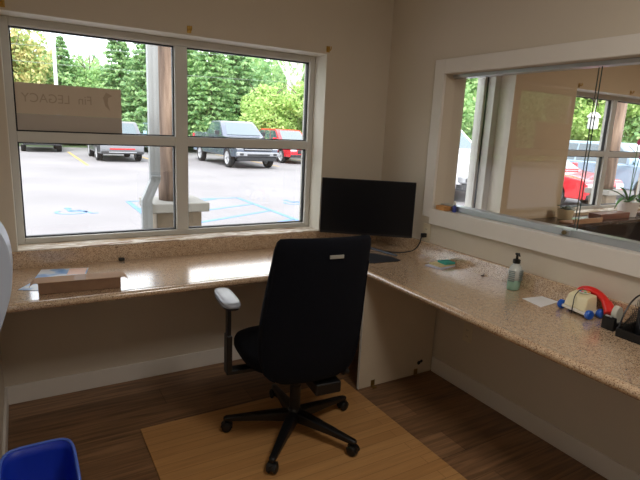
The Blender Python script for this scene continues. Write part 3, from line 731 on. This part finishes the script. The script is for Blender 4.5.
def porch_post(x, y, label, hb=.20):
    t = thing('porch_post', label, 'porch post', (x, y, G))
    b = NB(); box(b, -hb, hb, -hb, hb, 0, .93)
    o = obj('stone_base', b, STONE, t, bevel=.015)
    b = NB(); box(b, -hb-.055, hb+.055, -hb-.055, hb+.055, .931, 1.012); obj('base_cap', b, CAP, t, bevel=.01)
    b = NB(); secs = []
    for k in range(14):
        z = 1.013+k*(2.85+.15-1.013)/13
        secs.append([((.128+.008*noise.noise(Vector((math.cos(a)*2, math.sin(a)*2, z*2+x))))*math.cos(a), (.128+.008*noise.noise(Vector((math.cos(a)*2, math.sin(a)*2+9, z*2))))*math.sin(a), z) for a in [2*PI*q/20 for q in range(20)]])
    loft(b, secs); obj('log_post', b, LOG, t, smooth=True)
porch_post(-1.105, 1.62, 'round log porch post on a stone base outside the main window')
porch_post(5.47, 1.50, 'round log porch post outside the next room window', .14)
struct(obj('trim_6', B(-3.2, 8.2, 1.42, 1.70, 2.852, 3.05), LOG))
# downspout
DS = mat('grey_downspout', (140, 144, 146), .4, metal=.2, var=.03)
ds = thing('downspout', 'grey metal downspout with an offset bend beside the log post', 'downspout', (0, 0, 0))
b = NB(); cx_, cy_ = -1.318, 1.40
path = [(cx_, cy_, 2.9), (cx_, cy_, 1.06), (cx_-.075, cy_-.02, .90), (cx_-.078, cy_-.02, G+.02)]
secs = []
for i, p in enumerate(path):
    secs.append([(p[0]+sx*.041, p[1]+sy_*.030, p[2]) for sx, sy_ in ((-1, -1), (-.5, -1.1), (0, -1), (.5, -1.1), (1, -1), (1, 1), (-1, 1))])
loft(b, secs); obj('spout_pipe', b, DS, ds)
for z in (1.10, .86): 
    xx = cx_ if z > 1 else cx_-.078
    obj('pipe_joint', B(xx-.039, xx+.039, cy_-.056, cy_+.034, z-.008, z+.008), DS, ds)
# hanging lantern beyond the next room window
ln_ = thing('porch_lantern', 'white hanging lantern outside the next room window, left of its post', 'lantern', (4.92, 1.5, 1.74))
b = NB(); lathe(b, [(.05, 0), (.07, .01), (.07, .16), (.075, .165)], 8); obj('lantern_body', b, mat('frosted_lantern', (226, 232, 236), .3), ln_)
b = NB(); lathe(b, [(.09, .166), (.09, .18), (.05, .23), (.012, .24), (.006, .25), (.006, 1.11)], 12); obj('lantern_cap', b, WHITE, ln_)

# utility pole with wires
up_ = thing('utility_pole', 'pale utility pole with wires in front of the left trees', 'utility pole', (-.45, 26.9, G))
b = NB(); lathe(b, [(.10, .0), (.09, 3.0), (.07, 6.6)], 12); obj('pole_shaft', b, mat('pale_pole', (196, 202, 204), .6), up_, smooth=True)
b = NB(); tube(b, spline([(-14, 1.5, 4.55), (0, 0, 4.35), (14, -1.5, 4.5), (40, -2, 5.6)], 6), .011, 5); obj('wire', b, mat('pale_wire', (120, 132, 122), .6), up_)
b = NB(); tube(b, spline([(-14, 1.5, 5.35), (0, 0, 5.15), (14, -1.5, 6.0), (40, -2, 7.6)], 6), .011, 5); obj('wire', b, _m['pale_wire'], up_)

# ------------------------------------------------------------------ vehicles
CARGL = mat('car_glass', (70, 88, 96), .05, spec=.9, var=.02, coat=1)
TYRE = mat('tyre_rubber', (30, 30, 32), .85); RIM = mat('alloy_rim', (176, 178, 182), .4, metal=.1)
CHROME = mat('chrome_trim', (150, 153, 158), .3, metal=.4); DARKT = mat('dark_grille', (36, 38, 42), .5)
LAMP = mat('clear_headlight', (222, 226, 230), .15, coat=1); TAIL = mat('red_tail_light', (190, 22, 28), .25, coat=1)
PLATE = mat('plate_white', (214, 218, 226), .5)
def arch(y, r, n=8): return [(y+r*math.cos(PI-PI*k/n)*-1*-1, r*math.sin(PI*k/n)) for k in range(n+1)]
def vehicle(kind, paint, label, loc, rz=0, group=None, scale=1.0):
    t = thing('pickup_truck' if kind == 'pickup' else 'car', label, 'pickup truck' if kind == 'pickup' else 'car', loc, rz, group); t.scale = (scale,)*3
    if kind == 'pickup':
        W, wy, wr_, zb = 1.01, (.95, 4.68), .40, .48
        top = [(0, .62), (.0, 1.02), (.06, 1.16), (.5, 1.22), (1.55, 1.30), (3.95, 1.33), (3.96, 1.38), (5.78, 1.38), (5.85, 1.3), (5.88, .60)]
        roof = (1.50, 2.35, 3.62, 3.92, 1.31, 1.93)    # windscreen foot y, roof front y, roof rear y, rear glass foot y, belt z, roof z
    else:
        W, wy, wr_, zb = .92, (.90, 3.60), .35, .34
        top = [(0, .48), (-.0, .76), (.08, .88), (.5, .96), (1.12, 1.04), (3.9, 1.08), (4.45, 1.06), (4.56, .9), (4.60, .45)]
        roof = (1.02, 1.92, 3.95, 4.42, 1.05, 1.68)
        if kind == 'sedan':
            top = [(0, .45), (0, .66), (.1, .76), (.6, .84), (1.2, .92), (3.9, .96), (4.6, .94), (4.7, .8), (4.72, .42)]; roof = (1.15, 2.05, 3.15, 3.95, .93, 1.42); wy = (.9, 3.65); wr_ = .33; zb = .28
    zc_ = wr_
    low = []
    yl = top[-1][0]
    # lower edge from rear to front with arches
    ar = wr_*1.13
    for y in (wy[1], wy[0]):
        low.append((y+ar, zb)); low += [(y+ar*math.cos(PI*k/9), max(zb, zc_+ar*math.sin(PI*k/9))) for k in range(1, 9)]; low.append((y-ar, zb))
    poly = top+[(yl, zb)]+low+[(0.02, zb)]
    cl = []
    for p in poly:
        if not cl or (Vector(p)-Vector(cl[-1])).length > .005: cl.append(p)
    poly = cl
    def xw(z, y):
        k = 1-.05*max(0, (z-.9))/.4
        if y < .3: k *= 1-.10*(.3-y)/.3
        if y > yl-.25: k *= 1-.05*(y-yl+.25)/.25
        return W*k
    b = NB()
    a_ = [b.verts.new((-xw(z, y), y, z)) for y, z in poly]; c_ = [b.verts.new((xw(z, y), y, z)) for y, z in poly]
    n = len(poly)
    for i in range(n): b.faces.new((a_[i], a_[(i+1) % n], c_[(i+1) % n], c_[i]))
    b.faces.new(a_); b.faces.new(c_[::-1])
    obj('body', b, paint, t, bevel=.035, seg=3)
    # cabin
    yf, yrf, yrr, yr, zb_, zr = roof; wb, wr2 = W*.94, W*.76
    b = NB(); secs = []
    for s in (0, .5, .9, 1.0):
        q = s if s < 1 else 1
        z = zb_-.03+(zr-zb_+.03)*s; ww = wb+(wr2-wb)*s*(1 if s < 1 else 1.07); y0 = yf+(yrf-yf)*s+(.10 if s == 1 else 0); y1 = yr+(yrr-yr)*s-(.08 if s == 1 else 0)
        secs.append([(-ww, y0+.06, z), (-ww*.85, y0, z), (ww*.85, y0, z), (ww, y0+.06, z), (ww, y1-.05, z), (ww*.85, y1, z), (-ww*.85, y1, z), (-ww, y1-.05, z)])
    loft(b, secs); obj('cabin', b, paint, t, bevel=.02)
    zz0, zz1 = zb_+.03, zb_+(zr-zb_)*.86
    def at(s): return yf+(yrf-yf)*s, yr+(yrr-yr)*s, wb+(wr2-wb)*s
    def sof(z): return (z-zb_+.03)/(zr-zb_+.03)
    s0, s1 = sof(zz0), sof(zz1)
    def slab(name, q, off, m):
        q = [Vector(p) for p in q]; nn = (q[1]-q[0]).cross(q[3]-q[0]).normalized(); o_ = Vector(off)
        b = NB(); loft(b, [[p-o_*.25 for p in q], [p+o_*.75 for p in q]]); return obj(name, b, m, t)
    f0, r0, w0 = at(s0); f1, r1, w1 = at(s1)
    slab('windshield', [(-w0*.82, f0, zz0), (w0*.82, f0, zz0), (w1*.80, f1, zz1), (-w1*.80, f1, zz1)], (0, -.02, .016), CARGL)
    slab('rear_window', [(-w0*.78, r0, zz0+.02), (w0*.78, r0, zz0+.02), (w1*.78, r1, zz1), (-w1*.78, r1, zz1)], (0, .02, .01), CARGL)
    ln0, ln1 = f0+.22, r0-.18; lm0, lm1 = f1+.16, r1-.12
    npan = 2 if kind != 'suv' else 3
    for s in (-1, 1):
        for k in range(npan):
            a, c = k/npan+.01, (k+1)/npan-.015
            slab('side_window', [(s*w0, ln0+(ln1-ln0)*a, zz0), (s*w0, ln0+(ln1-ln0)*c, zz0), (s*w1, lm0+(lm1-lm0)*c, zz1), (s*w1, lm0+(lm1-lm0)*a, zz1)], (s*.016, 0, .004), CARGL)
        b = NB(); box(b, min(s*W*.98, s*(W+.17)), max(s*W*.98, s*(W+.17)), f0+.30, f0+.40, zz0-.02, zz0+.16); obj('mirror', b, paint if kind != 'pickup' else DARKT, t, bevel=.02)
        for y in wy:
            b = NB(); lathe(b, [(wr_*.70, 0), (wr_*.93, 0), (wr_, .03), (wr_, .20), (wr_*.93, .23), (wr_*.70, .23), (wr_*.70, 0)], 28, Matrix.Translation((s*(W-.235), y, zc_)) @ Matrix.Rotation(s*PI/2, 4, 'Y'), cap=False)
            wh = obj('wheel', b, TYRE, t)
            b = NB(); lathe(b, [(wr_*.69, .02), (wr_*.69, .222), (wr_*.62, .226), (wr_*.50, .175), (wr_*.2, .165), (wr_*.16, .20), (.01, .205)], 24, Matrix.Translation((s*(W-.235), y, zc_)) @ Matrix.Rotation(s*PI/2, 4, 'Y')); obj('rim', b, RIM, wh)
            b = NB()
            for q in range(5):
                box(b, -.03, .03, 0, wr_*.62, .195, .222, Matrix.Translation((s*(W-.235), y, zc_)) @ Matrix.Rotation(s*PI/2, 4, 'Y') @ Matrix.Rotation(q*2*PI/5, 4, 'Z'))
            obj('spokes', b, RIM, wh)
    # front and rear dress
    if kind == 'pickup':
        obj('front_bumper', box(NB(), -.93, .93, -.09, .12, .52, .70), CHROME, t, bevel=.04)
        obj('bumper_intake', box(NB(), -.50, .50, -.10, -.06, .54, .62), DARKT, t, bevel=.01)
        for s in (-1, 1): obj('fog_light', box(NB(), min(s*.66, s*.82), max(s*.66, s*.82), -.10, -.05, .56, .65), DARKT, t, bevel=.01)
        obj('lower_valance', box(NB(), -.85, .85, -.03, .25, .33, .52), DARKT, t, bevel=.03)
        b = NB(); box(b, -.62, .62, -.035, .03, .74, 1.08); gl_ = obj('grille', b, DARKT, t, bevel=.03)
        for z in (.80, .90, 1.0): obj('grille_bar', box(NB(), -.60, .60, -.055, -.03, z-.018, z+.022), CHROME, gl_, bevel=.008)
        b = NB(); box(b, -.66, .66, -.045, .02, 1.07, 1.12); obj('grille_surround', b, CHROME, t, bevel=.01)
        for s in (-1, 1): obj('headlight', box(NB(), min(s*.64, s*.93), max(s*.64, s*.93), -.02, .12, .80, 1.05), LAMP, t, bevel=.03)
        for s in (-1, 1): obj('tail_light', box(NB(), min(s*.82, s*.98), max(s*.82, s*.98), 5.80, 5.90, .90, 1.30), TAIL, t, bevel=.02)
        obj('rear_bumper', box(NB(), -.93, .93, 5.80, 5.98, .50, .68), CHROME, t, bevel=.03)
    else:
        zf = top[1][1]
        obj('grille', box(NB(), -.42, .42, -.03, .04, zf-.24, zf-.06), DARKT, t, bevel=.02)
        obj('front_bumper', box(NB(), -.80, .80, -.05, .08, zb+.0, zb+.13), DARKT, t, bevel=.03)
        for s in (-1, 1): obj('headlight', box(NB(), min(s*.46, s*.80), max(s*.46, s*.80), -.015, .14, zf-.13, zf+.02), LAMP, t, bevel=.03)
        for s in (-1, 1): obj('tail_light', box(NB(), min(s*.50, s*.88), max(s*.50, s*.88), yl-.16, yl+.02, zf+.08, zf+.24), TAIL, t, bevel=.02)
        obj('light_bar', box(NB(), -.50, .50, yl-.06, yl+.02, .52, .58), TAIL, t, bevel=.01)
        obj('rear_bumper', box(NB(), -.84, .84, yl-.10, yl+.06, zb+.0, zb+.12), DARKT, t, bevel=.03)
        obj('bumper_trim', box(NB(), -.55, .55, yl+.02, yl+.075, zb+.05, zb+.10), CHROME, t, bevel=.01)
    return t
GREYP = mat('dark_silver_paint', (88, 96, 112), .25, metal=.3, var=.02, coat=1); SILV = mat('silver_paint', (98, 101, 107), .3, metal=.3, var=.02, coat=1)
REDP = mat('red_paint', (200, 30, 44), .25, var=.02, coat=1); WHP = mat('white_paint', (226, 228, 232), .3, var=.01, coat=1)
BLP = mat('pale_blue_paint', (150, 176, 196), .25, metal=.2, var=.02, coat=1); DKP = mat('charcoal_paint', (56, 60, 66), .25, metal=.2, var=.02, coat=1)
SLB = mat('slate_blue_paint', (104, 120, 140), .25, metal=.3, var=.02, coat=1)
vehicle('suv', SILV, 'silver car seen from behind left of the log post', (1.45, 24.3, G), PI)
vehicle('suv', DKP, 'dark car partly hidden behind the paper window sign', (-1.3, 25.9, G))
vehicle('pickup', GREYP, 'grey pickup truck facing the building in the right window pane', (6.2, 16.5, G))
vehicle('suv', REDP, 'red car parked right of the grey pickup truck', (9.95, 19.3, G))
vehicle('suv', BLP, 'pale blue car behind the bed of the grey pickup truck', (4.75, 25.0, G))
vehicle('suv', SLB, 'slate car between the grey pickup and the red car, further back', (12.3, 26.0, G))
vehicle('pickup', WHP, 'large white pickup truck seen through the narrow window beyond the pass-through', (8.30, 6.19, G), math.radians(-8), scale=1.02)
vehicle('sedan', REDP, 'red low car seen through the sliding glass below the transom', (10.75, 4.5, G))
vehicle('suv', SLB, 'slate blue tall car behind the low red car', (15.4, 7.4, G), scale=1.1)
vehicle('suv', BLP, 'pale blue car right of the log post beyond the pass-through', (14.6, 4.0, G), scale=1.05)
vehicle('suv', DKP, 'dark car furthest right beyond the pass-through windows', (18.6, 5.6, G), scale=1.05)

# ------------------------------------------------------------------ trees
def leafmat(name, c0, c1):
    m = bpy.data.materials.new(name); m.use_nodes = True; t = m.node_tree; b = t.nodes['Principled BSDF']
    ge = t.nodes.new('ShaderNodeNewGeometry')
    r = ramp_nodes(t, ge.outputs['Random Per Island'], [(0, c0), (1, c1)])
    t.links.new(r.outputs[0], b.inputs['Base Color']); b.inputs['Roughness'].default_value = .6
    tr = t.nodes.new('ShaderNodeBsdfTranslucent'); t.links.new(r.outputs[0], tr.inputs[0]); mx = t.nodes.new('ShaderNodeMixShader'); mx.inputs[0].default_value = .5
    o = t.nodes['Material Output']; t.links.new(b.outputs[0], mx.inputs[1]); t.links.new(tr.outputs[0], mx.inputs[2]); t.links.new(mx.outputs[0], o.inputs[0])
    return m
LM = {'spruce': leafmat('spruce_needles', (120, 164, 118), (178, 208, 146)), 'leafy': leafmat('mid_green_leaves', (136, 180, 122), (188, 216, 150)),  # leaf greens lightened to hold the distance haze in the colour
      'lime': leafmat('lime_leaves', (158, 192, 112), (200, 222, 146)), 'gold': leafmat('gold_green_leaves', (150, 184, 112), (222, 204, 148)), 'dark': leafmat('deep_green_leaves', (120, 164, 116), (178, 208, 142))}
BARK = mat('grey_bark', (110, 98, 86), .9, var=.2); BIRCH = mat('white_birch_bark', (222, 220, 214), .7, var=.1)
def quad(V, Fc, c, s, rr, flat=0):
    n = Vector((rr.gauss(0, 1), rr.gauss(0, 1), rr.gauss(0, 1)+flat)).normalized(); a = n.orthogonal().normalized(); bb_ = n.cross(a)
    th = rr.uniform(0, PI); u = (a*math.cos(th)+bb_*math.sin(th))*s; v = (bb_*math.cos(th)-a*math.sin(th))*s*rr.uniform(.5, .9)
    i = len(V); V.extend([c-u, c+v*.8, c+u, c-v*.8]); Fc.append((i, i+1, i+2, i+3))
def crown_pts(V, Fc, kind, H, Rr, rr, n, off=Vector((0, 0, 0)), leafs=.16):
    if kind == 'conifer':
        per = n
        lay = int(H/.42)
        for k in range(lay):
            z = .12*H+(H*.88)*k/lay; rad = Rr*(1-(k/lay))**.8+.1; nb = max(5, int(rad*7))
            for q in range(nb):
                a = rr.uniform(0, 2*PI); L = rad*rr.uniform(.75, 1.12)
                m_ = max(2, int(n/(lay*nb)*(.4+1.2*rad/Rr)))
                for w_ in range(m_):
                    s = rr.uniform(.2, 1); wd = .22*L*(1-s)+.12
                    p = off+Vector((math.cos(a)*L*s, math.sin(a)*L*s, z-.30*L*s+.12*L*s*s))+Vector((-math.sin(a), math.cos(a), 0))*rr.gauss(0, wd)*.6+Vector((0, 0, rr.gauss(0, .05)))
                    quad(V, Fc, p, leafs*rr.uniform(.7, 1.3), rr, 1.4)
    else:
        nc = 34
        cl = []
        for k in range(nc):
            d = Vector((rr.gauss(0, 1), rr.gauss(0, 1), rr.gauss(0, 1))).normalized()*rr.uniform(.35, 1)
            cl.append((off+Vector((d.x*Rr*.82, d.y*Rr*.82, H*.56+d.z*H*.38)), Rr*rr.uniform(.22, .42)))
        for c, r in cl:
            for k in range(int(n/nc)):
                d = Vector((rr.gauss(0, 1), rr.gauss(0, 1), rr.gauss(0, 1))).normalized()*r*rr.uniform(.7, 1.05)
                quad(V, Fc, c+d, leafs*rr.uniform(.6, 1.3), rr, .6)
def foliage_mesh(name, V, Fc, m):
    me = bpy.data.meshes.new(name); me.from_pydata([tuple(v) for v in V], [], Fc); me.materials.append(m); return me
TM = {}
def tree_meshes(key, kind, H, Rr, lm, seed, n, leafs=.16, bark=BARK, trunks=1):
    rr = random.Random(seed); V, Fc = [], []
    crown_pts(V, Fc, kind, H, Rr, rr, n, leafs=leafs)
    cm = foliage_mesh('crown', V, Fc, lm)
    b = NB()
    for k in range(trunks):
        dx_, dy_ = (rr.uniform(-.9, .9), rr.uniform(-.4, .4)) if trunks > 1 else (0, 0)
        tube(b, spline([(dx_*.2, dy_*.2, 0), (dx_*.5, dy_*.5, H*.4), (dx_*1.1, dy_, H*.75), (dx_*1.7, dy_*1.4, H*.97)], 4), [(.20 if trunks > 1 else .16)-.13*i/12 for i in range(13)], 8)
        if kind != 'conifer':
            for q in range(7):
                a = rr.uniform(0, 2*PI); z = H*rr.uniform(.4, .8); t_ = z/H
                p0 = Vector((dx_*1.05*t_, dy_*t_, z)); tube(b, [p0, p0+Vector((math.cos(a)*Rr*.3, math.sin(a)*Rr*.3, H*.10)), p0+Vector((math.cos(a)*Rr*.65, math.sin(a)*Rr*.65, H*.22))], [.06, .04, .015], 6)
    me = bpy.data.meshes.new('trunk'); bmesh.ops.recalc_face_normals(b, faces=b.faces[:]); b.to_mesh(me); b.free(); me.materials.append(bark)
    TM[key] = (cm, me)
tree_meshes('spruce', 'conifer', 11, 2.9, LM['spruce'], 1, 9000, .2)
tree_meshes('dark', 'conifer', 12, 3.2, LM['dark'], 2, 9000, .2)
tree_meshes('leafy', 'leafy', 9, 3.0, LM['leafy'], 3, 9000, .17)
tree_meshes('lime', 'leafy', 5.2, 2.3, LM['lime'], 4, 9000, .13)
tree_meshes('gold', 'leafy', 8, 2.2, LM['gold'], 5, 6000, .15)
tree_meshes('birch', 'leafy', 10.5, 2.2, LM['leafy'], 6, 900, .12, BIRCH, 4)
camp = Vector((-2.287, -2.978))
def tree(key, az, dist, s, label, cat='tree', group=None, name=None):
    a = math.radians(az); x, y = camp.x+math.sin(a)*dist, camp.y+math.cos(a)*dist
    t = thing(name or {'spruce': 'spruce_tree', 'dark': 'pine_tree', 'leafy': 'leafy_tree', 'lime': 'lime_green_tree', 'gold': 'leafy_tree', 'birch': 'birch_tree'}[key], label, cat, (x, y, G), az*1.7, group); t.scale = (s, s, s)
    for nm, me in zip(('crown', 'trunk'), TM[key]):
        o = bpy.data.objects.new(nm, me); C.objects.link(o); o.parent = t
    return t
tree('gold', -.3, 35, 1.00, 'orange-tinged leafy tree at the far left of the main window')
tree('leafy', 1.8, 36, 0.70, 'rounded green tree directly behind the left end of the paper sign')
tree('spruce', 4.0, 37, 0.62, 'slim spruce beside the utility pole')
tree('leafy', 6.6, 38, 0.72, 'low green tree below the open patch of sky')
tree('spruce', 9.3, 35, 0.70, 'tall spruce above the silver car, left of the porch post')
tree('spruce', 12.2, 33, 0.76, 'broad spruce just left of the downspout')
tree('dark', 15.3, 35, 0.74, 'dark pine behind the log post of the main window')
tree('dark', 18.4, 33, 0.73, 'dark pine at the left side of the right window pane')
tree('spruce', 21.0, 36, 0.82, 'tall spruce behind the grey pickup truck')
tree('birch', 27.4, 32.5, 0.92, 'white-stemmed birch clump above the red car')
tree('lime', 24.3, 30.5, 0.83, 'lime green young tree behind the grey pickup truck')
tree('lime', 28.6, 30.5, 0.86, 'lime green young tree behind the red car')
tree('leafy', 29.6, 36, 0.94, 'leafy tree at the right edge of the main window')
tree('leafy', 45.2, 31, 0.85, 'leafy tree seen above the large white pickup truck')
tree('leafy', 49.5, 33, 0.85, 'leafy tree beyond the wall between the next room windows')
tree('leafy', 55.5, 34, 0.85, 'leafy tree seen in the left part of the next room window')
tree('lime', 58.8, 32, 1.15, 'lime green tree left of the log post beyond the pass-through')
tree('leafy', 62.4, 34, 0.89, 'leafy tree at the right edge beyond the pass-through')
for k, (az, key, lb_) in enumerate(((-36, 'leafy', 'leafy tree at the far left edge of the lot, mirrored in the sliding glass'), (-44, 'spruce', 'spruce left of the lot, mirrored in the sliding glass'), (-52, 'leafy', 'second leafy tree left of the lot beyond the mirrored spruce'), (-60, 'dark', 'dark pine at the far left end of the lot'))):
    tree(key, az, 33, .8, lb_)
# dense woods behind
rr = random.Random(11)
for (lo, hi, key, nm) in ((14, 34, 'dark', 'woods behind the trees of the main window'), (40, 68, 'leafy', 'woods behind the trees of the next room windows'), (-6, 14, 'dark', 'thin low woods at the left behind the first trees'), (-68, -30, 'leafy', 'woods along the left side of the lot')):
    V, Fc = [], []
    for k in range(int((hi-lo)*(1.0 if lo != -6 else 1.3))):
        a = math.radians(rr.uniform(lo, hi)); d = rr.uniform(40, 50); off = Vector((camp.x+math.sin(a)*d, camp.y+math.cos(a)*d, G))
        H = rr.uniform(6, 9) if (lo > 0 or lo < -20) else rr.uniform(4.6, 6.4)
        crown_pts(V, Fc, 'conifer' if (k % 2 and lo > 0) else 'leafy', H, rr.uniform(2.6, 3.6), rr, 1700, off, .27)
        for q in range(260):
            p = off+Vector((rr.gauss(0, 2.2), rr.gauss(0, 1.5), rr.uniform(.1, 2.2))); quad(V, Fc, p, .28, rr)
    o = bpy.data.objects.new('woods', foliage_mesh('woods', V, Fc, LM[key])); C.objects.link(o); o['kind'] = 'stuff'; tag(o, 'dense '+nm, 'woods')
